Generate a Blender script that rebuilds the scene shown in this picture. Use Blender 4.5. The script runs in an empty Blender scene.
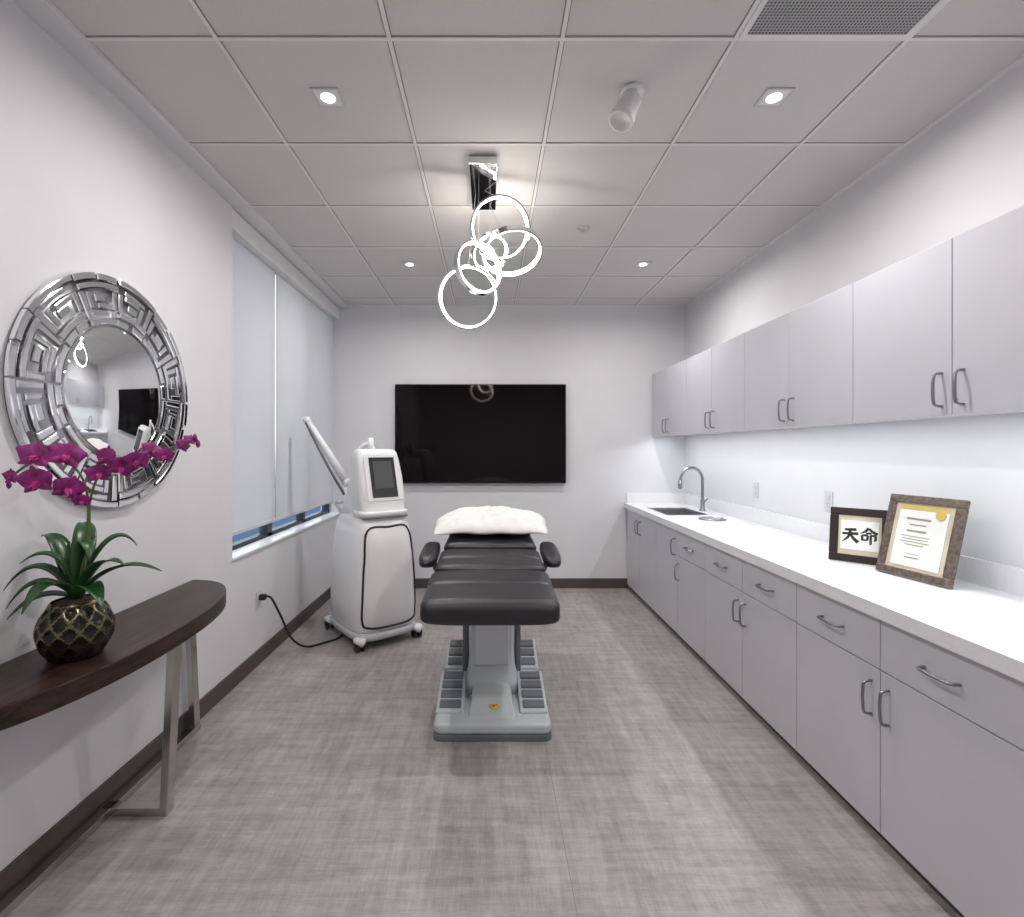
import bpy, bmesh, math, random
from mathutils import Vector, Matrix, Euler
random.seed(7)
S = bpy.context.scene
COL = S.collection
S.view_settings.view_transform = 'Standard'

# ------------------------------------------------------------------ materials
def new_mat(name):
    m = bpy.data.materials.new(name); m.use_nodes = True
    nt = m.node_tree
    return m, nt, nt.nodes['Principled BSDF']

def mat(name, col, rough=0.5, metal=0.0, bump=0.0, bscale=60.0, var=0.0, vscale=4.0, coat=0.0, spec=None):
    m, nt, b = new_mat(name)
    b.inputs['Base Color'].default_value = (*col, 1)
    b.inputs['Roughness'].default_value = rough
    b.inputs['Metallic'].default_value = metal
    if coat: b.inputs['Coat Weight'].default_value = coat
    if spec is not None: b.inputs['Specular IOR Level'].default_value = spec
    tc = nt.nodes.new('ShaderNodeTexCoord')
    if bump > 0:
        n = nt.nodes.new('ShaderNodeTexNoise'); n.inputs['Scale'].default_value = bscale
        n.inputs['Detail'].default_value = 4
        nt.links.new(tc.outputs['Object'], n.inputs['Vector'])
        bp = nt.nodes.new('ShaderNodeBump'); bp.inputs['Strength'].default_value = bump
        bp.inputs['Distance'].default_value = 0.01
        nt.links.new(n.outputs['Fac'], bp.inputs['Height'])
        nt.links.new(bp.outputs['Normal'], b.inputs['Normal'])
    n2 = nt.nodes.new('ShaderNodeTexNoise'); n2.inputs['Scale'].default_value = vscale
    nt.links.new(tc.outputs['Object'], n2.inputs['Vector'])
    r = nt.nodes.new('ShaderNodeValToRGB')
    v = var if var > 0 else 0.015
    r.color_ramp.elements[0].position = 0.3; r.color_ramp.elements[1].position = 0.7
    r.color_ramp.elements[0].color = (*[max(0, c*(1-v)) for c in col], 1)
    r.color_ramp.elements[1].color = (*[min(1, c*(1+v)) for c in col], 1)
    nt.links.new(n2.outputs['Fac'], r.inputs['Fac'])
    nt.links.new(r.outputs['Color'], b.inputs['Base Color'])
    return m

def emit(name, col, strength):
    m = bpy.data.materials.new(name); m.use_nodes = True
    nt = m.node_tree; nt.nodes.clear()
    e = nt.nodes.new('ShaderNodeEmission'); o = nt.nodes.new('ShaderNodeOutputMaterial')
    e.inputs['Color'].default_value = (*col, 1); e.inputs['Strength'].default_value = strength
    nt.links.new(e.outputs[0], o.inputs[0]); return m

M_wall = mat('wall_paint', (0.69, 0.69, 0.712), 0.6, bump=0.03, bscale=300)
M_ceil = mat('ceiling_tile', (0.66, 0.645, 0.64), 0.9, bump=0.35, bscale=420, var=0.03, vscale=260)
M_grid = mat('ceiling_grid', (0.76, 0.755, 0.75), 0.5)
M_base = mat('baseboard_vinyl', (0.075, 0.062, 0.057), 0.5)
M_cab = mat('cabinet_laminate', (0.57, 0.575, 0.62), 0.38, bump=0.01, bscale=400)
M_carc = mat('cabinet_carcass', (0.16, 0.16, 0.18), 0.6)
M_toe = mat('toe_kick', (0.10, 0.09, 0.085), 0.6)
M_count = mat('quartz_counter', (0.80, 0.80, 0.82), 0.22, var=0.02, vscale=90)
M_chrome = mat('chrome', (0.75, 0.76, 0.78), 0.12, 1.0)
M_steel = mat('brushed_steel', (0.50, 0.50, 0.51), 0.32, 1.0, bump=0.02, bscale=200)
M_legmetal = mat('table_leg_steel', (0.56, 0.53, 0.51), 0.22, 1.0)
M_handle = mat('satin_nickel', (0.32, 0.32, 0.34), 0.28, 1.0)
M_white = mat('white_plastic', (0.80, 0.80, 0.81), 0.28)
M_white2 = mat('offwhite_plastic', (0.55, 0.56, 0.58), 0.35)
M_black = mat('black_plastic', (0.012, 0.012, 0.014), 0.35)
M_rubber = mat('rubber_gray', (0.12, 0.125, 0.135), 0.5)
M_leather = mat('black_leather', (0.018, 0.017, 0.021), 0.38, bump=0.12, bscale=260, var=0.1)
M_chair = mat('chair_shell_gray', (0.50, 0.53, 0.54), 0.35)
M_chair2 = mat('chair_shell_dark', (0.13, 0.145, 0.155), 0.45)
M_pillow = mat('pillow_cotton', (0.80, 0.785, 0.765), 0.9, bump=0.6, bscale=16)
M_mirror = mat('mirror_glass', (0.86, 0.87, 0.88), 0.015, 1.0)
M_bevel = mat('mirror_tile', (0.88, 0.885, 0.90), 0.10, 1.0)
M_mback = mat('mirror_backing', (0.38, 0.38, 0.40), 0.25, 0.9)
M_gold = mat('pot_gold', (0.20, 0.165, 0.095), 0.25, 1.0, bump=0.1, bscale=60)
M_potblk = mat('pot_black', (0.022, 0.020, 0.016), 0.2, 0.6)
M_leaf = mat('orchid_leaf', (0.020, 0.068, 0.018), 0.33, var=0.4, vscale=12)
M_stem = mat('orchid_stem', (0.10, 0.17, 0.05), 0.5)
M_petal = mat('orchid_petal', (0.24, 0.010, 0.15), 0.5, var=0.5, vscale=40)
M_lip = mat('orchid_lip', (0.46, 0.02, 0.20), 0.5)
M_soil = mat('moss', (0.05, 0.045, 0.02), 0.95, bump=1.0, bscale=80)
M_winframe = mat('window_frame_aluminium', (0.015, 0.02, 0.03), 0.4)
M_plate = mat('outlet_plate', (0.60, 0.60, 0.62), 0.35)
M_led = emit('led_ring', (1.0, 0.90, 0.80), 24)
M_lamp = emit('downlight_led', (1.0, 0.97, 0.93), 6)
M_under = emit('undercabinet_led', (0.95, 0.97, 1.0), 4)
M_paper = mat('certificate_paper', (0.76, 0.76, 0.73), 0.7)
M_matboard = mat('mat_board', (0.55, 0.48, 0.36), 0.8)
M_ink = mat('ink', (0.01, 0.01, 0.01), 0.6)
M_seal = mat('gold_seal', (0.65, 0.46, 0.12), 0.4, 0.3)
M_frame1 = mat('frame_black', (0.018, 0.012, 0.010), 0.35)
M_frame2 = mat('frame_bronze_silver', (0.22, 0.175, 0.15), 0.32, 0.8, var=0.35, vscale=60)
M_yellow = mat('warning_yellow', (0.75, 0.48, 0.02), 0.4)
M_screen = mat('device_screen', (0.035, 0.036, 0.038), 0.12)
M_tv = mat('tv_glass', (0.0035, 0.0022, 0.003), 0.05, spec=0.2)
M_tvb = mat('tv_bezel', (0.006, 0.006, 0.007), 0.3)

# wood
m, nt, b = new_mat('dark_walnut'); M_wood = m
tc = nt.nodes.new('ShaderNodeTexCoord'); mp = nt.nodes.new('ShaderNodeMapping')
mp.inputs['Scale'].default_value = (30, 1.6, 30)
n = nt.nodes.new('ShaderNodeTexNoise'); n.inputs['Scale'].default_value = 2.2; n.inputs['Detail'].default_value = 8
r = nt.nodes.new('ShaderNodeValToRGB')
r.color_ramp.elements[0].position = 0.35; r.color_ramp.elements[0].color = (0.012, 0.006, 0.005, 1)
r.color_ramp.elements[1].position = 0.7; r.color_ramp.elements[1].color = (0.055, 0.027, 0.020, 1)
nt.links.new(tc.outputs['Object'], mp.inputs['Vector']); nt.links.new(mp.outputs[0], n.inputs['Vector'])
nt.links.new(n.outputs['Fac'], r.inputs['Fac']); nt.links.new(r.outputs[0], b.inputs['Base Color'])
b.inputs['Roughness'].default_value = 0.36; b.inputs['Specular IOR Level'].default_value = 0.35

# floor : woven textile-look vinyl, crosshatched threads with soft blotches
m, nt, b = new_mat('woven_vinyl_floor'); M_floor = m
tc = nt.nodes.new('ShaderNodeTexCoord')
def streak(sc, scale, detail=5, rough=0.6):
    mp = nt.nodes.new('ShaderNodeMapping'); mp.inputs['Scale'].default_value = sc
    n = nt.nodes.new('ShaderNodeTexNoise'); n.inputs['Scale'].default_value = scale
    n.inputs['Detail'].default_value = detail; n.inputs['Roughness'].default_value = rough
    nt.links.new(tc.outputs['Object'], mp.inputs['Vector']); nt.links.new(mp.outputs[0], n.inputs['Vector'])
    return n.outputs['Fac']
def mth(op, a, bb):
    q = nt.nodes.new('ShaderNodeMath'); q.operation = op
    for i, v in enumerate((a, bb)):
        if isinstance(v, (int, float)): q.inputs[i].default_value = v
        else: nt.links.new(v, q.inputs[i])
    return q.outputs[0]
s1 = streak((11, 1.3, 1), 2.4, 6, 0.68); s2 = streak((1.3, 11, 1), 2.4, 6, 0.68)
s3 = streak((90, 7, 1), 3.0, 3); s4 = streak((7, 90, 1), 3.0, 3)
b1 = streak((1, 1, 1), 3.2, 3); b2 = streak((1.5, 1, 1), 9.0, 2)
big = mth('ADD', s1, s2); fine = mth('ADD', s3, s4)
tot = mth('ADD', mth('ADD', mth('MULTIPLY', big, 0.26), mth('MULTIPLY', fine, 0.13)), mth('ADD', mth('MULTIPLY', b1, 0.14), mth('MULTIPLY', b2, 0.08)))
r = nt.nodes.new('ShaderNodeValToRGB')
r.color_ramp.elements[0].position = 0.41; r.color_ramp.elements[0].color = (0.215, 0.191, 0.186, 1)
r.color_ramp.elements[1].position = 0.59; r.color_ramp.elements[1].color = (0.425, 0.390, 0.384, 1)
nt.links.new(tot, r.inputs['Fac']); nt.links.new(r.outputs[0], b.inputs['Base Color'])
b.inputs['Roughness'].default_value = 0.42
bp = nt.nodes.new('ShaderNodeBump'); bp.inputs['Strength'].default_value = 0.14; bp.inputs['Distance'].default_value = 0.004
nt.links.new(fine, bp.inputs['Height']); nt.links.new(bp.outputs[0], b.inputs['Normal'])

# roller shade fabric (translucent)
m, nt, b = new_mat('roller_shade_fabric'); M_shade = m
b.inputs['Base Color'].default_value = (0.78, 0.78, 0.79, 1); b.inputs['Roughness'].default_value = 0.9
tr = nt.nodes.new('ShaderNodeBsdfTranslucent'); tr.inputs['Color'].default_value = (0.82, 0.82, 0.83, 1)
mx = nt.nodes.new('ShaderNodeMixShader'); mx.inputs[0].default_value = 0.34
nt.links.new(b.outputs[0], mx.inputs[1]); nt.links.new(tr.outputs[0], mx.inputs[2])
nt.links.new(mx.outputs[0], nt.nodes['Material Output'].inputs[0])

# glass
m, nt, b = new_mat('window_glass'); M_glass = m
b.inputs['Base Color'].default_value = (0.8, 0.9, 1, 1); b.inputs['Roughness'].default_value = 0.0
tp = nt.nodes.new('ShaderNodeBsdfTransparent'); tp.inputs['Color'].default_value = (0.86, 0.91, 0.95, 1)
mx = nt.nodes.new('ShaderNodeMixShader'); mx.inputs[0].default_value = 0.92
nt.links.new(b.outputs[0], mx.inputs[1]); nt.links.new(tp.outputs[0], mx.inputs[2])
nt.links.new(mx.outputs[0], nt.nodes['Material Output'].inputs[0])

# perforated vent
m, nt, b = new_mat('perforated_vent'); M_vent = m
tc = nt.nodes.new('ShaderNodeTexCoord')
sc = nt.nodes.new('ShaderNodeVectorMath'); sc.operation = 'MULTIPLY'; sc.inputs[1].default_value = (85, 85, 0)
fr = nt.nodes.new('ShaderNodeVectorMath'); fr.operation = 'FRACTION'
sb = nt.nodes.new('ShaderNodeVectorMath'); sb.operation = 'SUBTRACT'; sb.inputs[1].default_value = (0.5, 0.5, 0)
ln = nt.nodes.new('ShaderNodeVectorMath'); ln.operation = 'LENGTH'
lt = nt.nodes.new('ShaderNodeMath'); lt.operation = 'LESS_THAN'; lt.inputs[1].default_value = 0.33
r = nt.nodes.new('ShaderNodeValToRGB')
r.color_ramp.elements[0].color = (0.34, 0.34, 0.35, 1); r.color_ramp.elements[1].color = (0.06, 0.06, 0.065, 1)
nt.links.new(tc.outputs['Object'], sc.inputs[0]); nt.links.new(sc.outputs[0], fr.inputs[0])
nt.links.new(fr.outputs[0], sb.inputs[0]); nt.links.new(sb.outputs[0], ln.inputs[0])
nt.links.new(ln.outputs['Value'], lt.inputs[0]); nt.links.new(lt.outputs[0], r.inputs['Fac'])
nt.links.new(r.outputs[0], b.inputs['Base Color'])

# ------------------------------------------------------------------ helpers
def group(name, loc=(0, 0, 0), rot=(0, 0, 0)):
    e = bpy.data.objects.new(name, None); COL.objects.link(e)
    e.empty_display_size = 0.1
    e.location = loc; e.rotation_euler = rot
    return e
def attach(o, parent, local=False):
    if parent is None: return
    o.parent = parent
    if not local:
        Mx = Matrix.LocRotScale(parent.location, parent.rotation_euler, None)
        o.matrix_parent_inverse = Mx.inverted()

def finish(name, bm, mats, parent=None, local=False, smooth=False, bevel=0, seg=2, subsurf=0, autosm=None):
    bmesh.ops.recalc_face_normals(bm, faces=bm.faces)
    me = bpy.data.meshes.new(name); bm.to_mesh(me); bm.free()
    if not isinstance(mats, (list, tuple)): mats = [mats]
    for mm in mats: me.materials.append(mm)
    o = bpy.data.objects.new(name, me); COL.objects.link(o)
    if smooth:
        for p in me.polygons: p.use_smooth = True
    if bevel > 0:
        bv = o.modifiers.new('bevel', 'BEVEL'); bv.width = bevel; bv.segments = seg
        bv.limit_method = 'ANGLE'; bv.angle_limit = math.radians(40)
    if subsurf:
        ss = o.modifiers.new('sub', 'SUBSURF'); ss.levels = subsurf; ss.render_levels = subsurf
    attach(o, parent, local)
    return o

def add_box(bm, x0, x1, y0, y1, z0, z1, mi=0):
    vs = [bm.verts.new((x, y, z)) for z in (z0, z1) for y in (y0, y1) for x in (x0, x1)]
    for f in ((0, 2, 3, 1), (4, 5, 7, 6), (0, 1, 5, 4), (2, 6, 7, 3), (0, 4, 6, 2), (1, 3, 7, 5)):
        fc = bm.faces.new([vs[i] for i in f]); fc.material_index = mi

def box(name, x0, x1, y0, y1, z0, z1, m, parent=None, local=False, bevel=0, seg=2):
    bm = bmesh.new(); add_box(bm, x0, x1, y0, y1, z0, z1)
    return finish(name, bm, m, parent, local, bevel=bevel, seg=seg)

def boxes(name, lst, m, parent=None, local=False, bevel=0, seg=2):
    bm = bmesh.new()
    for t in lst: add_box(bm, *t)
    return finish(name, bm, m, parent, local, bevel=bevel, seg=seg)

def catmull(pts, n=6, closed=False):
    P = [Vector(p) for p in pts]; out = []
    L = len(P); rng = range(L if closed else L-1)
    for i in rng:
        if closed: a, b_, c, d = P[(i-1) % L], P[i], P[(i+1) % L], P[(i+2) % L]
        else: a, b_, c, d = P[max(i-1, 0)], P[i], P[i+1], P[min(i+2, L-1)]
        for k in range(n):
            t = k/n
            out.append(0.5*((2*b_)+(-a+c)*t+(2*a-5*b_+4*c-d)*t*t+(-a+3*b_-3*c+d)*t**3))
    if not closed: out.append(P[-1])
    return out

def add_tube(bm, pts, r, closed=False, seg=10, prof=None, mi=0, up=None):
    P = [Vector(p) for p in pts]; L = len(P)
    if prof is None: prof = [(math.cos(2*math.pi*k/seg), math.sin(2*math.pi*k/seg)) for k in range(seg)]
    rr = r if isinstance(r, (list, tuple)) else [r]*L
    T = []
    for i in range(L):
        if closed: t = P[(i+1) % L]-P[(i-1) % L]
        else: t = P[min(i+1, L-1)]-P[max(i-1, 0)]
        T.append(t.normalized())
    u = Vector(up) if up else (Vector((0, 0, 1)) if abs(T[0].z) < 0.9 else Vector((1, 0, 0)))
    N = (u - T[0]*u.dot(T[0])).normalized(); rings = []
    for i in range(L):
        N = (N - T[i]*N.dot(T[i])).normalized(); B = T[i].cross(N)
        rings.append([bm.verts.new(P[i]+(N*a+B*b_)*rr[i]) for a, b_ in prof])
    K = len(prof)
    for i in range(L if closed else L-1):
        A, Bq = rings[i], rings[(i+1) % L]
        for k in range(K):
            f = bm.faces.new((A[k], A[(k+1) % K], Bq[(k+1) % K], Bq[k])); f.material_index = mi; f.smooth = True
    if not closed:
        for R in (rings[0], rings[-1]):
            f = bm.faces.new(R); f.material_index = mi

def tube(name, pts, r, m, parent=None, local=False, closed=False, seg=10, prof=None, sm=0, up=None):
    bm = bmesh.new()
    if sm: pts = catmull(pts, sm, closed)
    add_tube(bm, pts, r, closed, seg, prof, up=up)
    return finish(name, bm, m, parent, local)

def lathe(name, prof, m, parent=None, local=False, c=(0, 0, 0), n=32, axis='Z'):
    bm = bmesh.new(); add_lathe(bm, prof, c, n, axis)
    return finish(name, bm, m, parent, local)
def add_lathe(bm, prof, c=(0, 0, 0), n=32, axis='Z', mi=0, R=None):
    rings = []
    for (r_, z) in prof:
        ring = []
        for k in range(n):
            a = 2*math.pi*k/n
            v = Vector((r_*math.cos(a), r_*math.sin(a), z))
            if axis == 'X': v = Vector((v.z, v.x, v.y))
            if axis == 'Y': v = Vector((v.x, v.z, v.y))
            if R is not None: v = R @ v
            ring.append(bm.verts.new(v+Vector(c)))
        rings.append(ring)
    for i in range(len(rings)-1):
        for k in range(n):
            f = bm.faces.new((rings[i][k], rings[i][(k+1) % n], rings[i+1][(k+1) % n], rings[i+1][k]))
            f.smooth = True; f.material_index = mi
    for ring in (rings[0], rings[-1]):
        f = bm.faces.new(ring); f.material_index = mi

def sell(hw, hh, e, n=36):
    out = []
    for k in range(n):
        a = 2*math.pi*k/n; c, s = math.cos(a), math.sin(a)
        out.append((hw*math.copysign(abs(c)**(2/e), c), hh*math.copysign(abs(s)**(2/e), s)))
    return out

def loft(name, secs, m, parent=None, local=False, plane='XY', e=5, n=36, bm=None):
    own = bm is None
    if own: bm = bmesh.new()
    rings = []
    for s in secs:
        t, cu, cv, hu, hv = s[:5]; ee = s[5] if len(s) > 5 else e
        ring = []
        for (a, b_) in sell(hu, hv, ee, n):
            if plane == 'XY': p = (cu+a, cv+b_, t)
            elif plane == 'XZ': p = (cu+a, t, cv+b_)
            else: p = (t, cu+a, cv+b_)
            ring.append(bm.verts.new(p))
        rings.append(ring)
    for i in range(len(rings)-1):
        for k in range(n):
            f = bm.faces.new((rings[i][k], rings[i][(k+1) % n], rings[i+1][(k+1) % n], rings[i+1][k])); f.smooth = True
    bm.faces.new(rings[0]); bm.faces.new(rings[-1])
    if own: return finish(name, bm, m, parent, local)

def prism(name, poly, z0, z1, m, parent=None, local=False, bevel=0, seg=2):
    bm = bmesh.new()
    a = [bm.verts.new((x, y, z0)) for x, y in poly]; b_ = [bm.verts.new((x, y, z1)) for x, y in poly]
    bm.faces.new(a); bm.faces.new(b_)
    for i in range(len(poly)):
        j = (i+1) % len(poly); bm.faces.new((a[i], a[j], b_[j], b_[i]))
    return finish(name, bm, m, parent, local, bevel=bevel, seg=seg)

# ------------------------------------------------------------------ room
XL, XR, YB, YF, ZC = -1.52, 1.98, 5.07, -1.4, 2.86
box('floor', XL-0.2, XR+0.15, YF-0.15, YB+0.15, -0.1, 0, M_floor)
box('wall_back', XL-0.2, XR+0.15, YB, YB+0.15, 0, ZC+0.1, M_wall)
box('wall_front', XL-0.2, XR+0.15, YF-0.15, YF, 0, ZC+0.1, M_wall)
box('wall_right', XR, XR+0.15, YF, YB, 0, ZC+0.1, M_wall)
WY0, WZ0, WZ1 = 2.95, 0.75, 2.84
boxes('wall_left', [(XL-0.2, XL, YF, WY0, 0, ZC+0.1), (XL-0.2, XL, WY0, YB, 0, WZ0), (XL-0.2, XL, WY0, YB, WZ1, ZC+0.1)], M_wall)
box('ceiling', XL, XR, YF, YB, ZC, ZC+0.1, M_ceil)
g = []; gd = []
xs = [-0.965, -0.355, 0.255, 0.865, 1.475]
ys = [1.764+0.61*k for k in range(-5, 6)]
XBD = -1.42
for x in xs:
    g.append((x-0.007, x+0.007, YF, YB, ZC-0.006, ZC)); gd += [(x-0.011, x+0.011, YF, YB, ZC-0.0012, ZC)]
for y in ys:
    g.append((XBD, XR, y-0.007, y+0.007, ZC-0.0055, ZC)); gd += [(XBD, XR, y-0.011, y+0.011, ZC-0.001, ZC)]
g += [(XR-0.02, XR, YF, YB, ZC-0.010, ZC), (XL, XR, YB-0.02, YB, ZC-0.010, ZC), (XL, XR, YF, YF+0.02, ZC-0.010, ZC)]
boxes('trim_ceiling_grid', g, M_grid)
boxes('trim_ceiling_gap_shade', gd, mat('grid_gap_shade', (0.25, 0.245, 0.24), 0.8))  # dark strips beside the grid bars, shadow gap painted as colour
boxes('trim_ceiling_border', [(XL, XBD, YF, YB, ZC-0.022, ZC)], M_wall, bevel=0.002)
box('baseboard_back', XL, 1.40, YB-0.012, YB, 0, 0.10, M_base, bevel=0.003)
box('baseboard_left', XL, XL+0.012, YF, YB-0.012, 0, 0.10, M_base, bevel=0.003)
box('baseboard_front', XL, XR, YF, YF+0.012, 0, 0.10, M_base, bevel=0.003)
boxes('trim_floor_seam', [(0.263, 0.265, YF+0.02, YB-0.02, 0.0, 0.0006)], mat('seam', (0.20, 0.18, 0.175), 0.6))

# window
w = group('window_1', (XL-0.15, 4.0, WZ0))
fx0, fx1 = XL-0.17, XL-0.11
boxes('frame', [(fx0, fx1, WY0, YB, WZ0, WZ0+0.045), (fx0, fx1, WY0, YB, WZ1-0.05, WZ1),
                (fx0, fx1, WY0, WY0+0.05, WZ0, WZ1), (fx0, fx1, YB-0.05, YB, WZ0, WZ1),
                (fx0, fx1, 3.66, 3.74, WZ0, WZ1), (fx0, fx1, 4.35, 4.41, WZ0, WZ1)], M_winframe, w, bevel=0.003)
box('glass', XL-0.145, XL-0.14, WY0+0.05, YB-0.05, WZ0+0.045, WZ1-0.05, M_glass, w)
box('trim_1', XL-0.11, XL+0.012, WY0-0.01, YB, WZ0, WZ0+0.018, M_white, bevel=0.004)
rs = group('roller_shade', (XL-0.06, 4.0, 2.7))
for (a, b_) in ((WY0+0.012, 3.69), (3.705, YB-0.012)):
    box('shade_fabric', XL-0.068, XL-0.066, a, b_, 0.895, 2.74, M_shade, rs)
    box('hem_bar', XL-0.075, XL-0.059, a, b_, 0.875, 0.897, M_plate, rs, bevel=0.004)
box('cassette', XL-0.10, XL-0.005, WY0+0.004, YB-0.004, 2.72, 2.838, M_grid, rs, bevel=0.006)

# ------------------------------------------------------------------ cabinets
mods = [5.055, 4.63, 4.17, 3.70, 3.22, 2.745, 2.26, 1.775, 1.29, 0.81, 0.33]
def pull(bm, p0, p1, out):
    p0, p1, out = Vector(p0), Vector(p1), Vector(out)
    d = (p1-p0)
    pts = [p0, p0+out*0.7+d*0.02, p0+out+d*0.12, p0+out*1.1+d*0.5, p1+out-d*0.12, p1+out*0.7-d*0.02, p1]
    add_tube(bm, catmull(pts, 4), 0.0052, seg=8)

XU = 1.64
up = group('upper_cabinet', (1.8, 2.7, 1.53))
box('carcass', XU+0.02, XR-0.003, 0.33, 5.065, 1.551, 2.15, M_carc, up)
box('bottom_panel', XU+0.02, XR-0.003, 0.33, 5.065, 1.545, 1.552, M_cab, up)
box('top_panel', XU+0.004, XR-0.003, 0.33, 5.065, 2.15, 2.162, M_cab, up)
bm = bmesh.new()
for i in range(len(mods)-1):
    a, b_ = mods[i+1]+0.0018, mods[i]-0.0018
    add_box(bm, XU, XU+0.02, a, b_, 1.53, 2.16)
finish('doors', bm, M_cab, up, bevel=0.0015)
bm = bmesh.new()
for i in range(len(mods)-1):
    y = (mods[i+1] + 0.04) if i % 2 == 0 else (mods[i]-0.045)
    pull(bm, (XU, y, 1.565), (XU, y, 1.685), (-0.03, 0, 0))
finish('handles', bm, M_handle, up)
box('led_strip', 1.668, 1.692, 0.5, 4.95, 1.539, 1.545, M_under, up)

XB = 1.385; ZT = 0.815; ZD = 0.625; ZK = 0.045
lo = group('base_cabinet', (1.7, 2.7, 0))
boxes('carcass', [(XB+0.02, XR-0.02, 0.33, 4.08, ZK, ZT), (XB+0.02, XR-0.02, 4.66, 5.065, ZK, ZT), (XB+0.02, XR-0.02, 4.08, 4.66, ZK, 0.6)], M_carc, lo)
box('toe_kick', XB+0.035, XR-0.02, 0.33, 5.065, 0, ZK, M_toe, lo)
bm = bmesh.new(); bh = bmesh.new()
for i in range(len(mods)-1):
    a, b_ = mods[i+1]+0.0018, mods[i]-0.0018
    full = i < 3
    if full:
        add_box(bm, XB, XB+0.02, a, b_, ZK, ZT)
    else:
        add_box(bm, XB, XB+0.02, a, b_, ZK, ZD-0.002)
        add_box(bm, XB, XB+0.02, a, b_, ZD+0.002, ZT)
        c = (a+b_)/2
        pull(bh, (XB, c-0.06, 0.715), (XB, c+0.06, 0.715), (-0.03, 0, 0))
    y = mods[i+1]+0.04 if i % 2 == 0 else mods[i]-0.04
    z = 0.62 if full else 0.45
    pull(bh, (XB, y, z), (XB, y, z+0.12), (-0.03, 0, 0))
finish('door_fronts', bm, M_cab, lo, bevel=0.0015)
finish('handles', bh, M_handle, lo)

ZTOP = 0.865
ct = group('countertop', (1.7, 2.7, ZT))
SX0, SX1, SY0, SY1 = 1.46, 1.80, 4.12, 4.62
boxes('slab', [(XB-0.025, XR, 0.32, SY0, ZT, ZTOP), (XB-0.025, XR, SY1, 5.068, ZT, ZTOP),
               (XB-0.025, SX0, SY0, SY1, ZT, ZTOP), (SX1, XR, SY0, SY1, ZT, ZTOP)], M_count, ct)
boxes('backsplash', [(XR-0.02, XR, 0.32, 5.068, ZTOP, ZTOP+0.10), (XB+0.0, XR-0.02, 5.05, 5.068, ZTOP, ZTOP+0.10)], M_count, ct)
sk = group('sink', (1.63, 4.37, 0.68))
t = 0.006
boxes('basin', [(SX0, SX0+t, SY0, SY1, 0.68, ZTOP-0.005), (SX1-t, SX1, SY0, SY1, 0.68, ZTOP-0.005), (SX0, SX1, SY0, SY0+t, 0.68, ZTOP-0.005),
                (SX0, SX1, SY1-t, SY1, 0.68, ZTOP-0.005), (SX0, SX1, SY0, SY1, 0.674, 0.68)], M_steel, sk)
boxes('rim', [(SX0-0.012, SX0+0.004, SY0-0.012, SY1+0.012, ZTOP, ZTOP+0.003), (SX1-0.004, SX1+0.012, SY0-0.012, SY1+0.012, ZTOP, ZTOP+0.003),
              (SX0, SX1, SY0-0.012, SY0+0.004, ZTOP, ZTOP+0.003), (SX0, SX1, SY1-0.004, SY1+0.012, ZTOP, ZTOP+0.003)], M_steel, sk)
fc = group('faucet', (1.87, 4.4, ZTOP))
lathe('base', [(0.026, 0), (0.026, 0.012), (0.019, 0.02), (0.017, 0.10), (0.014, 0.11)], M_handle, fc, c=(1.87, 4.4, ZTOP))
tube('gooseneck', [(1.87, 4.4, 0.96), (1.87, 4.4, 1.10), (1.865, 4.4, 1.17), (1.83, 4.4, 1.225), (1.775, 4.4, 1.245), (1.715, 4.4, 1.225), (1.683, 4.4, 1.17), (1.675, 4.4, 1.12)], 0.013, M_handle, fc, sm=5, seg=14)
tube('spray_head', [(1.675, 4.4, 1.135), (1.672, 4.4, 1.06)], 0.0175, M_handle, fc, seg=14)
tube('lever', [(1.87, 4.385, 0.94), (1.87, 4.35, 0.955), (1.87, 4.30, 0.985)], 0.007, M_handle, fc, sm=3)
gr = group('waste_chute', (1.72, 3.87, ZTOP))
lathe('ring', [(0.100, 0), (0.100, 0.006), (0.092, 0.010), (0.072, 0.008), (0.070, 0.002)], M_handle, gr, c=(1.72, 3.87, ZTOP+0.0005))
lathe('lid', [(0.069, 0), (0.069, 0.006), (0.05, 0.0075), (0.012, 0.008), (0.010, 0.014), (0.001, 0.015)], M_steel, gr, c=(1.72, 3.87, ZTOP+0.0005))

def outlet(x, y, z, sgn):
    o = group('wall_outlet', (x, y, z))
    a, b_ = sorted((x, x+sgn*0.006))
    box('plate', a, b_, y-0.036, y+0.036, z-0.058, z+0.058, M_plate, o, bevel=0.002)
    a, b_ = sorted((x+sgn*0.006, x+sgn*0.009))
    boxes('sockets', [(a, b_, y-0.017, y+0.017, z+0.006, z+0.036), (a, b_, y-0.017, y+0.017, z-0.036, z-0.006)], M_white2, o, bevel=0.001)
outlet(XR, 3.72, 1.105, -1); outlet(XR, 2.92, 1.105, -1); outlet(XL, 3.28, 0.42, 1)

# ------------------------------------------------------------------ TV
tv = group('wall_tv', (-0.095, YB-0.04, 1.56))
box('bezel', -0.953, 0.762, YB-0.06, YB-0.025, 1.065, 2.06, M_tvb, tv, bevel=0.004)
box('screen', -0.945, 0.754, YB-0.0615, YB-0.059, 1.08, 2.052, M_tv, tv)
box('wall_mount', -0.4, 0.2, YB-0.026, YB, 1.3, 1.8, M_black, tv)

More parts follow.
